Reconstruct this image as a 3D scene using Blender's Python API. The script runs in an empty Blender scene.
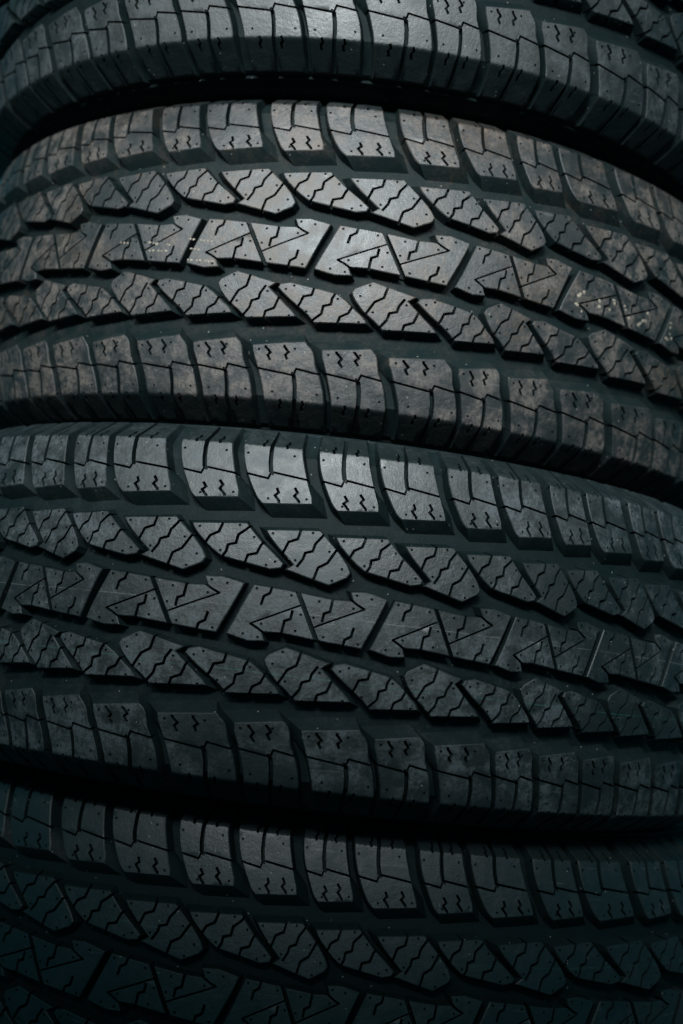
import bpy, bmesh, math, random
from mathutils import Vector, Matrix
from mathutils.geometry import delaunay_2d_cdt

scene = bpy.context.scene
COL = scene.collection
random.seed(7)

# ------------------------------------------------------------------ tyre data
R0 = 385.0            # crown radius, mm
LP = 96.0             # mean length of one tread period, mm
DEPTH = 10.0           # tread depth, mm
CROWN = 0.001028      # crown drop, mm per mm^2

# centre (metres, camera frame: right, down, away) and phase angles of each tyre
CENTRES = [(0.0310, -0.4135, 1.3368), (0.0085, -0.1456, 1.3374),
           (-0.0174, 0.1171, 1.2566), (-0.0194, 0.3921, 1.2715)]
AXES = [(0.1097, 0.1308), (0.1142, 0.1282), (0.1181, 0.1196), (0.1163, 0.1192)]
THETA = [
    [-1.1900, -0.9225, -0.6838, -0.4393, -0.1791, 0.0880, 0.3152, 0.5873, 0.8579],
    [-1.0477, -0.7994, -0.5758, -0.3353, -0.0739, 0.2035, 0.4279, 0.7164, 0.9918],
    [-0.9214, -0.6576, -0.4398, -0.1580, 0.0996, 0.3337, 0.5323, 0.7469, 1.0125],
    [-1.0024, -0.7324, -0.4364, -0.1656, 0.0546, 0.2858, 0.5338, 0.8094, 1.0794]]
NPER = 25

# world frame: Z along the stack, Y away from the viewer, X to the right
up = Vector((0.1166, -1.0, 0.1222)).normalized()
fw = Vector((0, 0, 1.0)); fw = (fw - up * fw.dot(up)).normalized()
rt = fw.cross(up).normalized()
if rt.x < 0:
    rt = -rt
ORG = Vector(CENTRES[3]) - up * 0.1385          # on the ground below the stack


def to_world(v):
    v = Vector(v) - ORG
    return Vector((v.dot(rt), v.dot(fw), v.dot(up)))


def dir_world(v):
    v = Vector(v)
    return Vector((v.dot(rt), v.dot(fw), v.dot(up)))


# ------------------------------------------------------------------ profile of the tread
S_CREASE0, S_CREASE1, S_END = 115.5, 118.5, 146.0
FACE_ANG = math.radians(58)
_tab = []
_w = _r = 0.0
_s = 0.0
while _s <= S_END + 8:
    a0 = math.atan(2 * CROWN * min(_s, S_CREASE0))
    t = min(1, max(0, (_s - S_CREASE0) / (S_CREASE1 - S_CREASE0)))
    a = a0 + (FACE_ANG - a0) * t
    _tab.append((_w, R0 - _r, a))
    _w += math.cos(a) * 0.5
    _r += math.sin(a) * 0.5
    _s += 0.5


def prof(s):
    """tread surface at path position s: axial w, radius r, slope angle"""
    q = abs(s) / 0.5
    i = min(int(q), len(_tab) - 2)
    f = q - i
    A, B = _tab[i], _tab[i + 1]
    return (math.copysign(A[0] + (B[0] - A[0]) * f, s), A[1] + (B[1] - A[1]) * f, A[2] + (B[2] - A[2]) * f)


def depth_at(s):
    s = abs(s)
    if s < 100:
        return DEPTH
    if s < 118:
        return DEPTH - (s - 100) / 18 * 1.5
    return max(2.5, 8.5 - (s - 118) / 28 * 5.5)


def surf(s, h):
    """axial and radial position at depth h below the tread surface"""
    w, r, a = prof(s)
    sg = 1 if s >= 0 else -1
    a2 = min(a, math.radians(40)) if abs(s) > S_CREASE0 else a
    return w - sg * math.sin(a2) * h, r - math.cos(a2) * h


# ------------------------------------------------------------------ pattern (period fraction, s in mm)
def smooth(pts, n=2):
    """Chaikin-free Catmull interpolation of a polyline"""
    out = []
    for i in range(len(pts) - 1):
        p0 = pts[max(i - 1, 0)]; p1 = pts[i]; p2 = pts[i + 1]; p3 = pts[min(i + 2, len(pts) - 1)]
        for j in range(n):
            t = j / n
            out.append(tuple(0.5 * (2 * p1[k] + (p2[k] - p0[k]) * t + (2 * p0[k] - 5 * p1[k] + 4 * p2[k] - p3[k]) * t * t
                                    + (3 * p1[k] - p0[k] - 3 * p2[k] + p3[k]) * t ** 3) for k in (0, 1)))
    out.append(pts[-1])
    return out


def seg(pts, draft):
    """polyline whose edges all carry one draft"""
    return [(p[0], p[1], draft) for p in pts]


KINDS = {}
# each outline point: (phase, s, draft of the edge that leaves it); counter-clockwise
# shoulder blocks
left = smooth([(-.132, 146), (-.124, 128), (-.114, 114), (-.088, 103), (-.056, 94.8), (-.003, 84.5), (.045, 77.5), (.088, 74.0)])
right = smooth([(.445, 79.5), (.415, 86.5), (.382, 95), (.342, 107), (.322, 115), (.308, 128), (.300, 146)])
KINDS['shoulder_even'] = dict(
    name='shoulder_block', ref=.17,
    outline=seg(left[:-1], 1.6) + [(.088, 74.0, 8.0), (.442, 77.2, 11.0)] + seg(right[1:3], 6.5) + seg(right[3:-1], 1.8) + [(.300, 146, 2.0)],
    slits=[([(-.20, 97.0), (-.045, 95.0), (.097, 92.8), (.113, 97.8), (.38, 94.5), (.5, 93.0)], 1.6, 5.0),
           ([(.112, 97.6), (.096, 105), (.090, 113), (.092, 124), (.092, 155)], 3.2, 6.0)],
    sipes=[[(.172, 86.6), (.187, 83.2), (.170, 81.2), (.200, 77.2), (.201, 75.8)], [(.300, 88.0), (.322, 84.4), (.308, 82.2), (.342, 78.4), (.343, 77.2)],
           [(.03, 127), (.035, 122), (.022, 120), (.03, 116)], [(.205, 127), (.21, 122), (.196, 120), (.205, 116)]],
    dots=[(.120, 78.3), (.395, 80.5), (.125, 96.2), (-.075, 110.5), (.265, 111)])
left = smooth([(.428, 146), (.434, 128), (.438, 114), (.461, 103), (.497, 94), (.550, 83.4), (.586, 77.5), (.622, 74.4)])
right = smooth([(.925, 79.3), (.894, 87), (.866, 95), (.830, 107), (.812, 115), (.802, 128), (.794, 146)])
KINDS['shoulder_odd'] = dict(
    name='shoulder_block', ref=.67,
    outline=seg(left[:-1], 1.6) + [(.622, 74.4, 8.0), (.916, 77.2, 11.0)] + seg(right[1:3], 6.5) + seg(right[3:-1], 1.8) + [(.794, 146, 2.0)],
    slits=[([(.36, 97.0), (.480, 95.0), (.628, 92.6), (.646, 97.6), (.86, 94.6), (.98, 93.3)], 1.6, 5.0),
           ([(.645, 97.4), (.630, 105), (.624, 113), (.626, 124), (.626, 155)], 3.2, 6.0)],
    sipes=[[(.657, 86.2), (.680, 82.6), (.662, 80.6), (.695, 76.4), (.696, 75.9)], [(.768, 88.6), (.794, 85.0), (.782, 82.6), (.818, 78.2), (.819, 77.1)],
           [(.55, 127), (.555, 122), (.542, 120), (.55, 116)], [(.72, 127), (.725, 122), (.712, 120), (.72, 116)]],
    dots=[(.650, 78.2), (.875, 80.5), (.660, 96.0), (.475, 110.5), (.775, 111)])
# intermediate blocks
left = smooth([(.640, 56.4), (.668, 51.5), (.725, 45.8), (.800, 39.3), (.872, 34.6)])
right = smooth([(1.285, 33.8), (1.215, 39.8), (1.125, 46.6), (1.045, 54.0), (.988, 59.6)])
KINDS['inner_wide'] = dict(
    name='tread_block', ref=.95,
    outline=seg(left[:2], 4.5) + seg(left[2:-1], 2.0) + [(.872, 34.6, 2.2), (1.195, 28.9, 1.5), (1.270, 30.6, 1.2)] + seg(right[:-1], 1.8) + [(.988, 59.6, 4.5)],
    slits=[],
    sipes=[[(.840, 61.0), (.836, 57.6), (.816, 51.8), (.768, 48.2), (.738, 42.0)],
           [(1.030, 58.0), (1.000, 54.6), (.958, 50.4), (.945, 44.8), (.900, 42.6), (.892, 38.5), (.858, 32.5)],
           [(1.140, 48.0), (1.118, 44.4), (1.096, 39.2), (1.042, 36.9), (1.018, 29.0)]],
    dots=[(.688, 54.0), (.955, 57.4), (.850, 38.5), (1.235, 34.5), (1.175, 31.5), (1.065, 50.0)])
left = smooth([(.145, 56.2), (.185, 51.0), (.262, 43.5), (.330, 37.6), (.372, 33.9)])
right = smooth([(.752, 32.6), (.722, 38.2), (.655, 45.9), (.580, 53.0), (.508, 59.6)])
KINDS['inner_narrow'] = dict(
    name='tread_block', ref=.45,
    outline=seg(left[:2], 4.0) + seg(left[2:-1], 1.8) + [(.372, 33.9, 1.0), (.318, 30.0, 2.2), (.632, 22.6, 2.0), (.732, 29.0, 1.8)] + seg(right[:-1], 1.8) + [(.508, 59.6, 4.5)],
    slits=[],
    sipes=[[(.384, 60.5), (.378, 57.2), (.364, 52.2), (.310, 49.0), (.276, 40.5)],
           [(.560, 58.5), (.535, 55.0), (.497, 49.8), (.481, 44.8), (.436, 42.6), (.424, 38.6), (.385, 32.5)],
           [(.650, 47.6), (.629, 43.8), (.594, 37.6), (.540, 33.4), (.508, 23.5)]],
    dots=[(.190, 54.0), (.470, 57.2), (.370, 37.0), (.700, 34.5), (.640, 25.8), (.600, 45.5)])
# centre block
KINDS['centre'] = dict(
    name='centre_block', ref=.5,
    outline=[(.104, 17.7, 0.5), (-.046, -17.7, 1.6), (.108, -21.0, 1.8), (.225, -20.0, 1.8), (.197, -13.9, 1.6), (.330, -13.3, 1.6), (.600, -15.6, 1.6),
             (.896, -17.7, 0.5), (1.046, 17.7, 1.6), (.892, 21.0, 1.8), (.775, 20.0, 1.8), (.803, 13.9, 1.6), (.670, 13.3, 1.6), (.400, 15.6, 1.6)],
    slits=[([(.115, -9.0), (.300, -0.2), (.475, 8.3)], 1.3, 6.0), ([(.108, -8.9), (.160, -11.3), (.215, -14.6)], 1.7, 7.0),
           ([(.400, 19.0), (.500, 0.0), (.600, -19.0)], 3.3, 8.0),
           ([(.525, -8.3), (.700, 0.2), (.885, 9.0)], 1.3, 6.0), ([(.892, 8.9), (.840, 11.3), (.785, 14.6)], 1.7, 7.0)],
    sipes=[[(.240, 19.0), (.222, 12.8), (.188, 10.2), (.172, 4.0)], [(.395, 3.0), (.385, -3.0), (.352, -5.0), (.335, -15)],
           [(.665, 15.0), (.648, 5.0), (.615, 3.0), (.605, -3.0)], [(.828, -4.0), (.812, -10.2), (.778, -12.8), (.760, -19.0)]],
    dots=[(.130, 15.0), (.375, 12.8), (.07, -16.5), (.175, -17.8), (.19, -8.6), (.43, -10.8), (.455, 0.5),
          (.870, -15.0), (.625, -12.8), (.93, 16.5), (.825, 17.8), (.81, 8.6), (.57, 10.8), (.545, -0.5)])


def mirrored(d, shift=1.0):
    """the other half of the tread is the same pattern turned by half a turn"""
    return dict(name=d['name'], ref=shift - d['ref'],
                outline=[(shift - p[0], -p[1], p[2]) for p in d['outline']],
                slits=[([(shift - a, -b) for a, b in pl], w, dp) for pl, w, dp in d['slits']],
                sipes=[[(shift - a, -b) for a, b in pl] for pl in d['sipes']],
                dots=[(shift - a, -b) for a, b in d['dots']])


for k in ('inner_wide', 'inner_narrow'):          # blocks sit close together across the slanted grooves
    oo = KINDS[k]['outline']
    mid = sum(p[0] + p[1] / 85 for p in oo) / len(oo)
    for i, p in enumerate(oo):
        oo[i] = (p[0] + (0.011 if p[0] + p[1] / 85 > mid else -0.011), p[1], p[2])
for k in ('shoulder_even', 'shoulder_odd', 'inner_wide', 'inner_narrow'):
    KINDS[k + '_lower'] = mirrored(KINDS[k])
for k in ('inner_wide_lower', 'inner_narrow_lower'):
    oo = KINDS[k]['outline']
    for i, p in enumerate(oo):
        if p[1] < -46:
            oo[i] = (p[0], p[1] + 1.8 * min(1, (-46 - p[1]) / 8), p[2])
for k, x0 in (('shoulder_even_lower', 1.0), ('shoulder_odd_lower', 0.5)):
    # the lower rows carry a fuller corner towards the main groove
    oo = KINDS[k]['outline']
    mid = sum(p[0] for p in oo) / len(oo)
    for i, p in enumerate(oo):           # narrower slots between the lugs
        oo[i] = (p[0] + (0.014 if p[0] > mid else -0.010), p[1], p[2])
    for i, p in enumerate(oo):
        if 0.84 < p[0] - x0 + 1.0 < 1.03 and -87 < p[1] < -73.0:
            q = p[0] - x0 + 1.0
            oo[i] = (p[0] + (0.028 if p[1] > -82 else 0.015), p[1] + (2.0 if q < .93 else 0.8), p[2])


# ------------------------------------------------------------------ 2-D helpers (mm plane)
def ribbon(pl, w):
    L, Rr = [], []
    n = len(pl)
    for i in range(n):
        a = Vector(pl[max(i - 1, 0)]); b = Vector(pl[min(i + 1, n - 1)])
        if 0 < i < n - 1:
            d1 = (Vector(pl[i]) - a).normalized(); d2 = (b - Vector(pl[i])).normalized()
            t = (d1 + d2).normalized(); k = 1 / max(0.55, t.dot(d1))
        else:
            t = (b - a).normalized(); k = 1
        nrm = Vector((-t.y, t.x)) * (w / 2 * k)
        p = Vector(pl[i])
        L.append(p + nrm); Rr.append(p - nrm)
    return [tuple(v) for v in (Rr + L[::-1])]


def offset_poly(pts, dist):
    """pts ccw; dist per leaving edge (positive = outwards)"""
    n = len(pts)
    out = []
    for i in range(n):
        p0 = Vector(pts[i - 1]); p1 = Vector(pts[i]); p2 = Vector(pts[(i + 1) % n])
        e1 = (p1 - p0).normalized(); e2 = (p2 - p1).normalized()
        n1 = Vector((e1.y, -e1.x)); n2 = Vector((e2.y, -e2.x))
        d1 = dist[i - 1]; d2 = dist[i]
        cr = e1.x * e2.y - e1.y * e2.x
        if abs(cr) < 0.4 and e1.dot(e2) > 0:
            out.append(p1 + (n1 + n2).normalized() * (0.5 * (d1 + d2)))
        else:
            a = p1 + n1 * d1; b = p1 + n2 * d2
            t = ((b - a).x * e2.y - (b - a).y * e2.x) / cr
            q = a + e1 * t
            if (q - p1).length > 2.5 * max(abs(d1), abs(d2)):
                q = p1 + (q - p1).normalized() * 2.5 * max(abs(d1), abs(d2))
            out.append(q)
    return [tuple(v) for v in out]


def inside(pt, poly):
    x, y = pt
    c = False
    j = len(poly) - 1
    for i in range(len(poly)):
        xi, yi = poly[i]; xj, yj = poly[j]
        if (yi > y) != (yj > y) and x < (xj - xi) * (y - yi) / (yj - yi) + xi:
            c = not c
        j = i
    return c


def seg_dist(p, a, b):
    ab = b - a
    t = max(0, min(1, (p - a).dot(ab) / max(ab.length_squared, 1e-9)))
    return (a + ab * t - p).length, t


def area2(poly):
    return sum(poly[i - 1][0] * poly[i][1] - poly[i][0] * poly[i - 1][1] for i in range(len(poly)))


BEV, BEVW = 0.55, 0.7
_cache2d = {}


def block_2d(kind):
    """triangulated block in the flat (x = phase*LP, s) plane: verts (x, s, depth), tris, uses mean pitch"""
    if kind in _cache2d:
        return _cache2d[kind]
    d = KINDS[kind]
    O = [(p[0] * LP, p[1]) for p in d['outline']]
    dr = [p[2] for p in d['outline']]
    if area2(O) < 0:
        O = O[::-1]; dr = (dr[::-1])[1:] + (dr[::-1])[:1]
    B = offset_poly(O, dr)
    # split long edges
    O2, B2 = [], []
    n = len(O)
    for i in range(n):
        a, b = Vector(O[i]), Vector(O[(i + 1) % n]); ba, bb = Vector(B[i]), Vector(B[(i + 1) % n])
        m = max(1, int((b - a).length / 5.0))
        for j in range(m):
            t = j / m
            q = a.lerp(b, t)
            if j:                      # a hair of outward bow keeps the triangulation clean
                e = (b - a).normalized()
                q += Vector((e.y, -e.x)) * 0.05 * 4 * t * (1 - t)
            O2.append(tuple(q)); B2.append(tuple(ba.lerp(bb, t)))
    I2 = offset_poly(O2, [-BEVW] * len(O2))
    sip = []
    for pl, w, dp in d['slits']:
        sip.append((ribbon([(a * LP, b) for a, b in pl], w), dp))
    for pl in d['sipes']:
        # bolder wave: push the inner corners away from the straight line
        a0, b0 = Vector((pl[0][0] * LP, pl[0][1])), Vector((pl[-1][0] * LP, pl[-1][1]))
        ax = (b0 - a0).normalized()
        q = []
        for j, (a, b) in enumerate(pl):
            v = Vector((a * LP, b))
            if 0 < j < len(pl) - 1:
                foot = a0 + ax * (v - a0).dot(ax)
                v = foot + (v - foot) * 1.3
            q.append((v.x / LP, v.y))
        pl = q
        sip.append((ribbon([(a * LP, b) for a, b in pl], 1.95), 5.5))
    for px, ps in d['dots']:
        sip.append(([(px * LP + 1.0 * math.cos(j * math.pi / 4), ps + 1.0 * math.sin(j * math.pi / 4)) for j in range(8)], 1.3))
    verts, faces = [], []

    def addpoly(P):
        k = len(verts)
        verts.extend(Vector(p) for p in P)
        faces.append(list(range(k, k + len(P))))
    addpoly(O2); addpoly(I2)
    for P, dp in sip:
        if area2(P) < 0:
            P = P[::-1]
        addpoly(P)
    xs = [p[0] for p in O2]; ys = [p[1] for p in O2]
    # crease rows in the shoulder
    y = min(ys) + 2.3
    step = 3.4
    while y < max(ys):
        x = min(xs) + 2.1
        while x < max(xs):
            if inside((x, y), I2) and min(seg_dist(Vector((x, y)), Vector(I2[i - 1]), Vector(I2[i]))[0] for i in range(len(I2))) > 1.0:
                verts.append(Vector((x, y)))
            x += 5.2
        y += step
    # crisp crease: constraint rows along the shoulder edge
    cons = []
    if max(abs(v) for v in ys) > 120:
        sg = 1 if max(ys) > 0 else -1
        for row in (S_CREASE0, S_CREASE0 + 1.0, S_CREASE1 - 1.0, S_CREASE1):
            x = min(xs) - 2.0
            prev = None
            while x < max(xs) + 5:
                verts.append(Vector((x, sg * row)))
                if prev is not None:
                    cons.append((prev, len(verts) - 1))
                prev = len(verts) - 1
                x += 4.3
    vs, es, fs, ov, oe, of = delaunay_2d_cdt(verts, cons, faces, 0, 1e-5, True)
    Oc = [Vector(p) for p in O2]
    nO = len(Oc)
    tris = []
    for f in fs:
        c = sum((vs[i] for i in f), Vector((0, 0))) / len(f)
        if not inside(c, O2):
            continue
        lev = 0.0
        for P, dp in sip:
            if inside(c, P):
                lev = max(lev, dp)
        if area2([tuple(vs[i]) for i in f]) < 0:
            f = f[::-1]
        tris.append((list(f), lev))
    V, F, TOP = [], [], []
    vid = {}

    def dist_o(p):
        best = (1e9, 0, 0)
        for i in range(nO):
            dd, t = seg_dist(p, Oc[i], Oc[(i + 1) % nO])
            if dd < best[0]:
                best = (dd, i, t)
        return best
    dcache = {}

    def get(i, lev):
        key = (i, lev)
        if key not in vid:
            if i not in dcache:
                dcache[i] = dist_o(vs[i])
            h = lev if lev > 0 else BEV * max(0.0, 1 - dcache[i][0] / BEVW)
            if lev > 0:
                h = min(lev, depth_at(vs[i].y) - 0.5)
            vid[key] = len(V)
            V.append((vs[i].x, vs[i].y, h))
        return vid[key]

    def getbase(i):
        key = ('b', i)
        if key not in vid:
            if i not in dcache:
                dcache[i] = dist_o(vs[i])
            _, k, t = dcache[i]
            p = Vector(B2[k]).lerp(Vector(B2[(k + 1) % nO]), t)
            vid[key] = len(V)
            V.append((p.x, p.y, depth_at(p.y) + 1.0))
        return vid[key]
    edges = {}
    for f, lev in tris:
        F.append([get(i, lev) for i in f]); TOP.append((1 if abs(sum(vs[i].y for i in f) / 3) < (S_CREASE0 + S_CREASE1) / 2 else 0.18) * (1 if sum(V[q][2] for q in F[-1]) < 0.4 else 0.5) if lev == 0 else 0)
        for a, b in zip(f, f[1:] + f[:1]):
            edges.setdefault((min(a, b), max(a, b)), []).append((a, b, lev))
    for e, us in edges.items():
        if len(us) == 1:
            a, b, lev = us[0]
            F.append([get(b, lev), get(a, lev), getbase(a), getbase(b)]); TOP.append(0)
        elif len(us) == 2 and us[0][2] != us[1][2]:
            hi, lo = (us[0], us[1]) if us[0][2] < us[1][2] else (us[1], us[0])
            a, b = hi[0], hi[1]
            F.append([get(b, hi[2]), get(a, hi[2]), get(a, lo[2]), get(b, lo[2])]); TOP.append(0)
    _cache2d[kind] = (V, F, TOP)
    return _cache2d[kind]


class Pitch:
    """angle of every phase of one tyre"""
    def __init__(self, th):
        self.th = th
        rest = NPER - (len(th) - 1)
        gap = (2 * math.pi - (th[-1] - th[0])) / rest
        self.full = list(th) + [th[-1] + gap * (i + 1) for i in range(rest)]

    def __call__(self, ph):           # ph counted from th[0]
        turns = math.floor(ph / NPER)
        q = ph - turns * NPER
        i = int(q)
        f = q - i
        return self.full[i] + (self.full[i + 1] - self.full[i]) * f + turns * 2 * math.pi


def build_mesh(name, verts, faces, mats, top=None, sharp=30, across=None):
    me = bpy.data.meshes.new(name)
    me.from_pydata(verts, [], faces)
    me.update()
    if top is not None:
        at = me.attributes.new('wear_shade_face', 'FLOAT', 'FACE')
        at.data.foreach_set('value', [float(t) for t in top])
    if across is not None:
        at = me.attributes.new('across', 'FLOAT', 'POINT')
        at.data.foreach_set('value', across)
    me.polygons.foreach_set('use_smooth', [True] * len(me.polygons))
    me.set_sharp_from_angle(angle=math.radians(sharp))
    for m in mats:
        me.materials.append(m)
    return me


_meshes = {}


def block_object(kind, k, pitch, parent, mat, tyre_idx):
    d = KINDS[kind]
    ref = pitch(k + d['ref'])
    # quantised local pitches so that equal blocks share a mesh
    q = [round((pitch(k + j + 1) - pitch(k + j)) / 0.004) * 0.004 for j in (-1, 0, 1)]
    key = (kind, tuple(q), tyre_idx)
    me = _meshes.get(key)
    if me is None:
        V, F, TOP = block_2d(kind)

        def ang(ph):
            if ph < 0:
                return ph * q[0]
            if ph <= 1:
                return ph * q[1]
            return q[1] + (ph - 1) * q[2]
        a0 = ang(d['ref'])
        vv = []
        for x, s, h in V:
            w, r = surf(s, h)
            a = ang(x / LP) - a0
            vv.append((r * math.sin(a) / 1000, -r * math.cos(a) / 1000, w / 1000))
        me = build_mesh(d['name'], vv, F, [mat], TOP, 32, [v[1] for v in V])
        _meshes[key] = me
    o = bpy.data.objects.new(d['name'], me)
    COL.objects.link(o)
    o.parent = parent
    o.rotation_euler = (0, 0, ref)
    return o


def lathe(name, profile, n, mat, parent, wob=None):
    verts, faces, acr = [], [], []
    m = len(profile)
    for i in range(n):
        a = 2 * math.pi * i / n
        for w, r in profile:
            verts.append((r * math.sin(a) / 1000, -r * math.cos(a) / 1000, w / 1000))
            acr.append(w)
    for i in range(n):
        i2 = (i + 1) % n
        for j in range(m - 1):
            faces.append([i * m + j, i2 * m + j, i2 * m + j + 1, i * m + j + 1])
    me = build_mesh(name, verts, faces, [mat], None, 35, acr)
    o = bpy.data.objects.new(name, me)
    COL.objects.link(o)
    o.parent = parent
    return o


# ------------------------------------------------------------------ materials
def rubber(name, dust=(0.10, 0.095, 0.09), dust_amt=0.5, warm=(0.13, 0.08, 0.05), warm_amt=0.2, base=(0.0075, 0.0095, 0.010), rough=0.46, lines=(), clean_below=None):
    m = bpy.data.materials.new(name)
    m.use_nodes = True
    nt = m.node_tree
    N, Lk = nt.nodes, nt.links
    bs = N['Principled BSDF']
    geo = N.new('ShaderNodeNewGeometry')

    def math_(op, a, b=None, c=None, clamp=False):
        n = N.new('ShaderNodeMath'); n.operation = op; n.use_clamp = clamp
        for i, v in enumerate((a, b, c)):
            if v is None:
                continue
            if isinstance(v, (int, float)):
                n.inputs[i].default_value = v
            else:
                Lk.new(v, n.inputs[i])
        return n.outputs[0]

    def noise(scale, detail=4, rough_=0.6, off=(0, 0, 0), stretch=None):
        mp = N.new('ShaderNodeMapping'); mp.inputs['Location'].default_value = off
        if stretch:
            mp.inputs['Scale'].default_value = stretch
        Lk.new(geo.outputs['Position'], mp.inputs['Vector'])
        n = N.new('ShaderNodeTexNoise'); n.inputs['Scale'].default_value = scale
        n.inputs['Detail'].default_value = detail; n.inputs['Roughness'].default_value = rough_
        Lk.new(mp.outputs[0], n.inputs['Vector'])
        return n.outputs['Fac']

    def ramp(v, a, b):
        n = N.new('ShaderNodeMapRange'); n.clamp = True
        n.inputs['From Min'].default_value = a; n.inputs['From Max'].default_value = b
        Lk.new(v, n.inputs['Value'])
        return n.outputs[0]

    def mix(f, a, b):
        n = N.new('ShaderNodeMix'); n.data_type = 'RGBA'
        if isinstance(f, (int, float)):
            n.inputs[0].default_value = f
        else:
            Lk.new(f, n.inputs[0])
        for sock, v in ((n.inputs[6], a), (n.inputs[7], b)):
            if isinstance(v, tuple):
                sock.default_value = (*v, 1)
            else:
                Lk.new(v, sock)
        return n.outputs[2]
    at = N.new('ShaderNodeAttribute'); at.attribute_name = 'wear_shade_face'
    wear_shade = at.outputs['Fac']  # high: dust and wear on contact faces; low: painted groove shade
    ac = N.new('ShaderNodeAttribute'); ac.attribute_name = 'across'
    big = noise(9, 4, 0.6)
    mid = noise(70, 5, 0.65, (3, 1, 2))
    fine = noise(420, 4, 0.7, (1, 5, 2))
    grit = noise(1500, 2, 0.6, (4, 2, 9))
    # grey film of dust, thicker on the contact faces
    d1 = math_('MULTIPLY', ramp(mid, 0.43, 0.62), ramp(big, 0.42, 0.60))
    scuff = math_('MULTIPLY', ramp(noise(32, 5, 0.72, (6, 2, 4)), 0.50, 0.68), ramp(noise(230, 4, 0.7, (3, 3, 8)), 0.36, 0.62))
    d1 = math_('ADD', math_('MULTIPLY', d1, 0.75), math_('MULTIPLY', scuff, 0.75))
    d1 = math_('MULTIPLY', d1, math_('MULTIPLY_ADD', ramp(fine, 0.38, 0.64), 1.35, 0.25))
    d1 = math_('MULTIPLY', d1, math_('MULTIPLY_ADD', ramp(grit, 0.35, 0.65), 0.7, 0.65))
    film = math_('MULTIPLY', d1, math_('MULTIPLY_ADD', wear_shade, 0.88, 0.12))
    film = math_('MULTIPLY', film, dust_amt * 2.0, None, True)
    col = mix(wear_shade, (0.0058, 0.0130, 0.0142), base)  # teal shade tone of grooves and block walls put into the colour
    col = mix(film, col, dust)
    # warm earth stain
    st = math_('MULTIPLY', ramp(noise(11, 5, 0.7, (2.3, 6.1, 4.4)), 0.48, 0.72), ramp(noise(160, 4, 0.7, (2, 8, 4)), 0.35, 0.7))
    st = math_('MULTIPLY', st, math_('MULTIPLY_ADD', ramp(fine, 0.40, 0.62), 0.9, 0.45))
    st = math_('MULTIPLY', st, math_('MULTIPLY_ADD', wear_shade, 0.65, 0.35))
    if clean_below is not None:          # the earth lies on the ribs above this line
        edge = math_('ADD', ac.outputs['Fac'], math_('MULTIPLY_ADD', big, 30.0, -15.0))
        st = math_('MULTIPLY', st, math_('MULTIPLY_ADD', ramp(edge, clean_below - 8, clean_below + 8), 0.85, 0.15))
    col = mix(math_('MULTIPLY', st, warm_amt, None, True), col, warm)
    # pale specks
    vo = N.new('ShaderNodeTexVoronoi'); vo.inputs['Scale'].default_value = 240; vo.inputs['Randomness'].default_value = 1
    Lk.new(geo.outputs['Position'], vo.inputs['Vector'])
    sep = N.new('ShaderNodeSeparateColor'); Lk.new(vo.outputs['Color'], sep.inputs[0])
    sp = math_('MULTIPLY', math_('LESS_THAN', vo.outputs['Distance'], 0.13), math_('GREATER_THAN', sep.outputs[0], math_('MULTIPLY_ADD', wear_shade, 0.05, 0.905)))
    col = mix(math_('MULTIPLY', sp, 0.8), col, (0.24, 0.23, 0.21))
    # thin moulding / colour-code lines round the tread
    for pos, wd, lc, amt in lines:
        wob = math_('MULTIPLY_ADD', noise(16, 2, 0.5, (5, 5, 1)), 3.0, pos - 1.5)
        dd = math_('ABSOLUTE', math_('SUBTRACT', ac.outputs['Fac'], wob))
        ln = math_('MULTIPLY', math_('LESS_THAN', dd, wd), ramp(noise(60, 3, 0.6, (9, 1, 1)), 0.36, 0.55))
        ln = math_('MULTIPLY', ln, wear_shade)
        col = mix(math_('MULTIPLY', ln, amt), col, lc)
    # fine scratches
    scr = ramp(noise(60, 3, 0.6, (1, 2, 3), (0.25, 1, 6)), 0.66, 0.72)
    col = mix(math_('MULTIPLY', math_('MULTIPLY', scr, wear_shade), 0.30), col, (0.14, 0.14, 0.14))
    Lk.new(col, bs.inputs['Base Color'])
    rg = math_('MULTIPLY_ADD', mid, 0.26, rough - 0.13)
    rg = math_('ADD', rg, math_('MULTIPLY_ADD', big, 0.30, -0.15))
    rg = math_('ADD', rg, math_('MULTIPLY_ADD', wear_shade, -0.13, 0.18))
    rg = math_('ADD', rg, math_('MULTIPLY', film, 0.12))
    Lk.new(math_('MINIMUM', rg, 0.9), bs.inputs['Roughness'])
    bs.inputs['IOR'].default_value = 1.52
    Lk.new(math_('MULTIPLY_ADD', wear_shade, 0.80, 0.13), bs.inputs['Specular IOR Level'])
    b1 = N.new('ShaderNodeBump'); b1.inputs['Strength'].default_value = 0.5; b1.inputs['Distance'].default_value = 0.0006
    hh = math_('ADD', math_('MULTIPLY', fine, 0.8), math_('MULTIPLY', grit, 0.22))
    hh = math_('ADD', hh, math_('MULTIPLY', mid, 2.0))
    Lk.new(hh, b1.inputs['Height'])
    Lk.new(b1.outputs[0], bs.inputs['Normal'])
    return m


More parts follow.
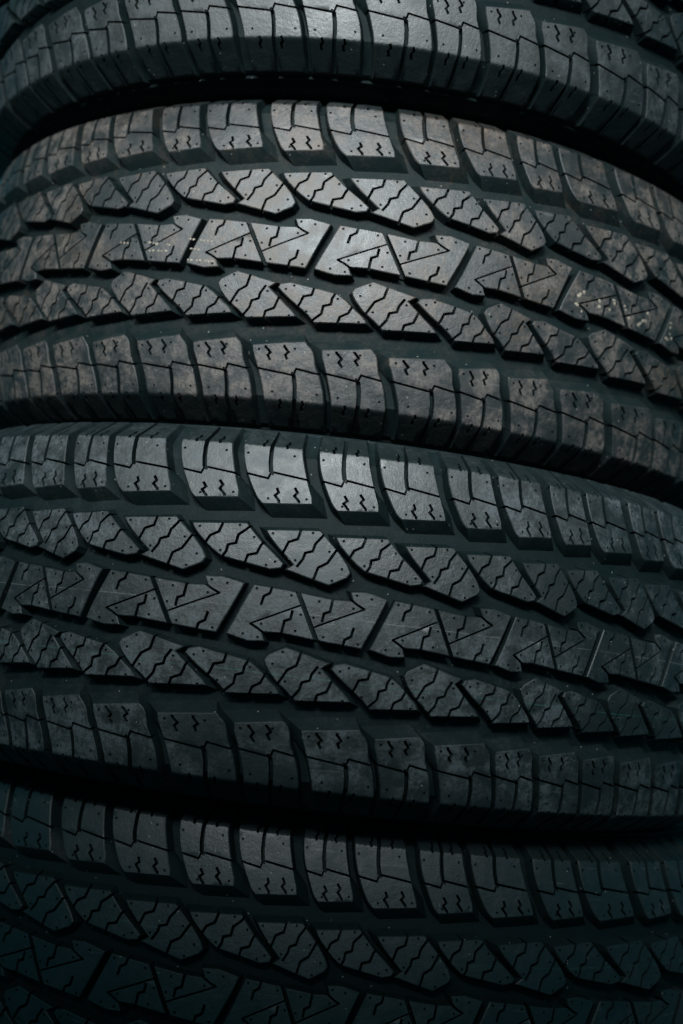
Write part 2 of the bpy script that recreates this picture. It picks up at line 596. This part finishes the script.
MATS = [
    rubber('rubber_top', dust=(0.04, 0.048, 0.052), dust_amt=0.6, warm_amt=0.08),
    rubber('rubber_dusty_brown', dust=(0.098, 0.080, 0.068), dust_amt=0.75, warm_amt=1.0, clean_below=-68),
    rubber('rubber_grey', dust=(0.058, 0.070, 0.076), dust_amt=0.75, warm_amt=0.12,
           lines=[(1.5, 0.30, (0.16, 0.16, 0.15), 0.5), (-41.5, 0.38, (0.03, 0.11, 0.09), 0.55)]),
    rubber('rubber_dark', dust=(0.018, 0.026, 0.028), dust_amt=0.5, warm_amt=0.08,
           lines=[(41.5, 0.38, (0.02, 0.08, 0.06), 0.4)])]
m_ink = bpy.data.materials.new('pale_ink')
m_ink.use_nodes = True
_b = m_ink.node_tree.nodes['Principled BSDF']
_n = m_ink.node_tree.nodes.new('ShaderNodeTexNoise'); _n.inputs['Scale'].default_value = 600
_r = m_ink.node_tree.nodes.new('ShaderNodeValToRGB')
_r.color_ramp.elements[0].position = 0.3; _r.color_ramp.elements[0].color = (0.10, 0.085, 0.065, 1)
_r.color_ramp.elements[1].position = 0.6; _r.color_ramp.elements[1].color = (0.34, 0.29, 0.23, 1)
_g = m_ink.node_tree.nodes.new('ShaderNodeNewGeometry')
m_ink.node_tree.links.new(_g.outputs['Position'], _n.inputs['Vector'])
m_ink.node_tree.links.new(_n.outputs['Fac'], _r.inputs[0])
m_ink.node_tree.links.new(_r.outputs[0], _b.inputs['Base Color'])
_b.inputs['Roughness'].default_value = 0.7

# ------------------------------------------------------------------ tyres
LABELS = [
    'black tyre at the top of the stack, cut off by the upper picture edge',
    'dusty brownish tyre second from the top with pale printed dots on its centre tread',
    'grey tyre third from the top with a thin pale line round its centre tread',
    'dark shadowed tyre at the bottom of the stack, cut off by the lower picture edge']


def make_tyre(i):
    root = bpy.data.objects.new('tyre', None)
    COL.objects.link(root)
    root['label'] = LABELS[i]
    root['category'] = 'tyre'
    root['group'] = 'tyres stacked on top of each other'
    ax, az = AXES[i]
    zt = dir_world(Vector((ax, -1.0, az)).normalized())
    # local -Y faces the camera side
    cam_dir = dir_world((0, 0, -1.0))
    yt = -(cam_dir - zt * cam_dir.dot(zt)).normalized()
    xt = yt.cross(zt).normalized()
    M = Matrix((xt, yt, zt)).transposed().to_4x4()
    M.translation = to_world(CENTRES[i])
    root.matrix_world = M
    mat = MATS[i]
    # tread base between and below the blocks
    def floor_pt(s):
        return surf(s, depth_at(s))
    ss = [-S_END + 1 + j * (2 * S_END - 2) / 120 for j in range(121)]
    lathe('tread_base', [floor_pt(s) for s in ss], 240, mat, root)
    e = floor_pt(S_END - 1)
    side = [e, (e[0] + 1.2, e[1] - 3), (e[0] + 1.6, e[1] - 5), (e[0] + 3.6, e[1] - 5.6), (e[0] + 3.9, e[1] - 8.0), (e[0] + 2.4, e[1] - 8.8),
            (e[0] + 3.4, e[1] - 14), (135.0, 328), (136.9, 312), (137.3, 292), (136.6, 279), (133.6, 264), (128, 249), (122, 240), (120, 237.5), (121, 235.5),
            (119, 229), (114, 222), (107, 217), (98, 216), (96, 222), (100, 236), (110, 256), (118, 285), (118, 310), (112, 335), (98, 355), (60, 366), (0, 369)]
    lathe('sidewall', side, 180, mat, root)
    lathe('sidewall', [(-a, b) for a, b in side][::-1], 180, mat, root)
    pitch = Pitch(THETA[i])
    for k in range(NPER):
        for kind in KINDS:
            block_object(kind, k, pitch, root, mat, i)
    return root, pitch


def stamp(root, pitch, dots, size, label):
    """printed dots lying on the tread face"""
    V, F = [], []
    for ph, s in dots:
        c = pitch(ph + 1)
        k = len(V)
        rr = size * random.uniform(0.75, 1.2)
        el = random.uniform(0.9, 1.5)
        for hgt, f in ((0.06, 1.0), (-0.10, 0.75)):
            for j in range(10):
                a = j * math.pi / 5
                jr = rr * f * random.uniform(0.85, 1.15)
                w, r = surf(s + jr * math.sin(a), hgt)
                t = c + jr * el * math.cos(a) / R0
                V.append((r * math.sin(t) / 1000, -r * math.cos(t) / 1000, w / 1000))
        for j in range(10):
            j2 = (j + 1) % 10
            F.append([k + j, k + j2, k + 10 + j2, k + 10 + j])
        F.append([k + 10 + j for j in range(10)])
    me = build_mesh('printed_mark', V, F, [m_ink], None, 40)
    o = bpy.data.objects.new('printed_mark', me)
    COL.objects.link(o)
    o.parent = root
    o['label'] = label
    return o


tyres = [make_tyre(i) for i in range(4)]
MARK_A = [(1.297, .4), (1.332, 0), (1.369, -.4), (1.59, -.8), (1.63, -1.4), (1.664, -2.2), (1.76, -2.8), (1.784, -3.3),
          (1.60, -7.3), (1.635, -7.5), (1.684, -7.7), (1.72, -7.9), (1.76, -8.0),
          (1.967, 1.1), (2.001, .8), (2.062, .2), (2.092, 0), (2.122, -.3), (2.152, -.5),
          (1.99, -6.4), (2.022, -6.8), (2.051, -7.1), (1.973, -15.2), (2.004, -15.4), (2.05, -15.6), (2.075, -15.7), (2.118, -15.8), (2.147, -16.0), (2.175, -16.1)]
MARK_B = [(5.154, 1.2), (5.125, -.8), (5.113, -2.8), (5.102, -9.8), (5.149, -14.4), (5.297, -2.2), (5.298, -6.5), (5.398, -6.4), (5.428, 2.2), (5.438, 0),
          (5.538, .6), (5.552, -2), (5.589, -7.8), (5.781, 1.7), (5.733, -5.9), (5.694, -10.1), (5.71, -8.4), (5.76, -5.1), (6.066, 2.0), (6.062, -2), (6.065, -7.0), (6.018, -11.9), (6.04, -12.6), (6.09, -10.3)]
stamp(tyres[1][0], tyres[1][1], MARK_A, 0.95, 'rows of small pale printed dots')
stamp(tyres[1][0], tyres[1][1], MARK_B, 1.35, 'scattered larger pale printed dots')

# ------------------------------------------------------------------ ground under the stack
bm = bmesh.new()
bmesh.ops.create_grid(bm, x_segments=2, y_segments=2, size=6)
me = bpy.data.meshes.new('ground')
bm.to_mesh(me); bm.free()
g = bpy.data.objects.new('ground', me)
COL.objects.link(g)
g['kind'] = 'structure'
mg = bpy.data.materials.new('concrete')
mg.use_nodes = True
nb = mg.node_tree.nodes
n1 = nb.new('ShaderNodeTexNoise'); n1.inputs['Scale'].default_value = 30; n1.inputs['Detail'].default_value = 8
r1 = nb.new('ShaderNodeValToRGB')
r1.color_ramp.elements[0].color = (0.28, 0.28, 0.275, 1); r1.color_ramp.elements[1].color = (0.42, 0.42, 0.41, 1)
mg.node_tree.links.new(n1.outputs['Fac'], r1.inputs[0])
mg.node_tree.links.new(r1.outputs[0], nb['Principled BSDF'].inputs['Base Color'])
nb['Principled BSDF'].inputs['Roughness'].default_value = 0.9
me.materials.append(mg)
g.location = (0, 0, -0.001)

# ------------------------------------------------------------------ camera
cd = bpy.data.cameras.new('camera')
cam = bpy.data.objects.new('camera', cd)
COL.objects.link(cam)
scene.camera = cam
cx, cy, cz = dir_world((1, 0, 0)), dir_world((0, -1, 0)), dir_world((0, 0, -1))
Mc = Matrix((cx, cy, cz)).transposed().to_4x4()
Mc.translation = to_world((0, 0, 0))
cam.matrix_world = Mc
cd.sensor_fit = 'VERTICAL'
cd.sensor_height = 36
cd.lens = 1290.2 / 1024 * 36
cd.clip_start = 0.02
cd.clip_end = 100
cd.dof.use_dof = True
cd.dof.focus_distance = 0.905
cd.dof.aperture_fstop = 4.0

# ------------------------------------------------------------------ light
wd = bpy.data.worlds.new('World')
scene.world = wd
wd.use_nodes = True
bg = wd.node_tree.nodes['Background']
bg.inputs[0].default_value = (0.006, 0.110, 0.142, 1)
bg.inputs[1].default_value = 0.84


def area(name, loc, target, sx, sy, power, col):
    ld = bpy.data.lights.new(name, 'AREA')
    ld.shape = 'RECTANGLE'; ld.size = sx; ld.size_y = sy; ld.energy = power; ld.color = col
    o = bpy.data.objects.new(name, ld)
    COL.objects.link(o)
    o.location = loc
    d = Vector(target) - Vector(loc)
    o.rotation_euler = d.to_track_quat('-Z', 'Y').to_euler()
    return o


for lx, pw in ((-1.10, 0.6), (-0.29, 2.5), (0.52, 0.3)):
    lamp = area('strip_lamp', (lx, -1.95 + 0.28 * abs(lx + 0.27), 1.36), (0.0, -0.36, 0.70), 0.9, 0.22, pw, (0.93, 1.0, 1.02))
    lamp.data.spread = math.radians(32)

scene.view_settings.view_transform = 'Standard'
scene.view_settings.look = 'None'
scene.view_settings.exposure = 0
scene.view_settings.gamma = 1
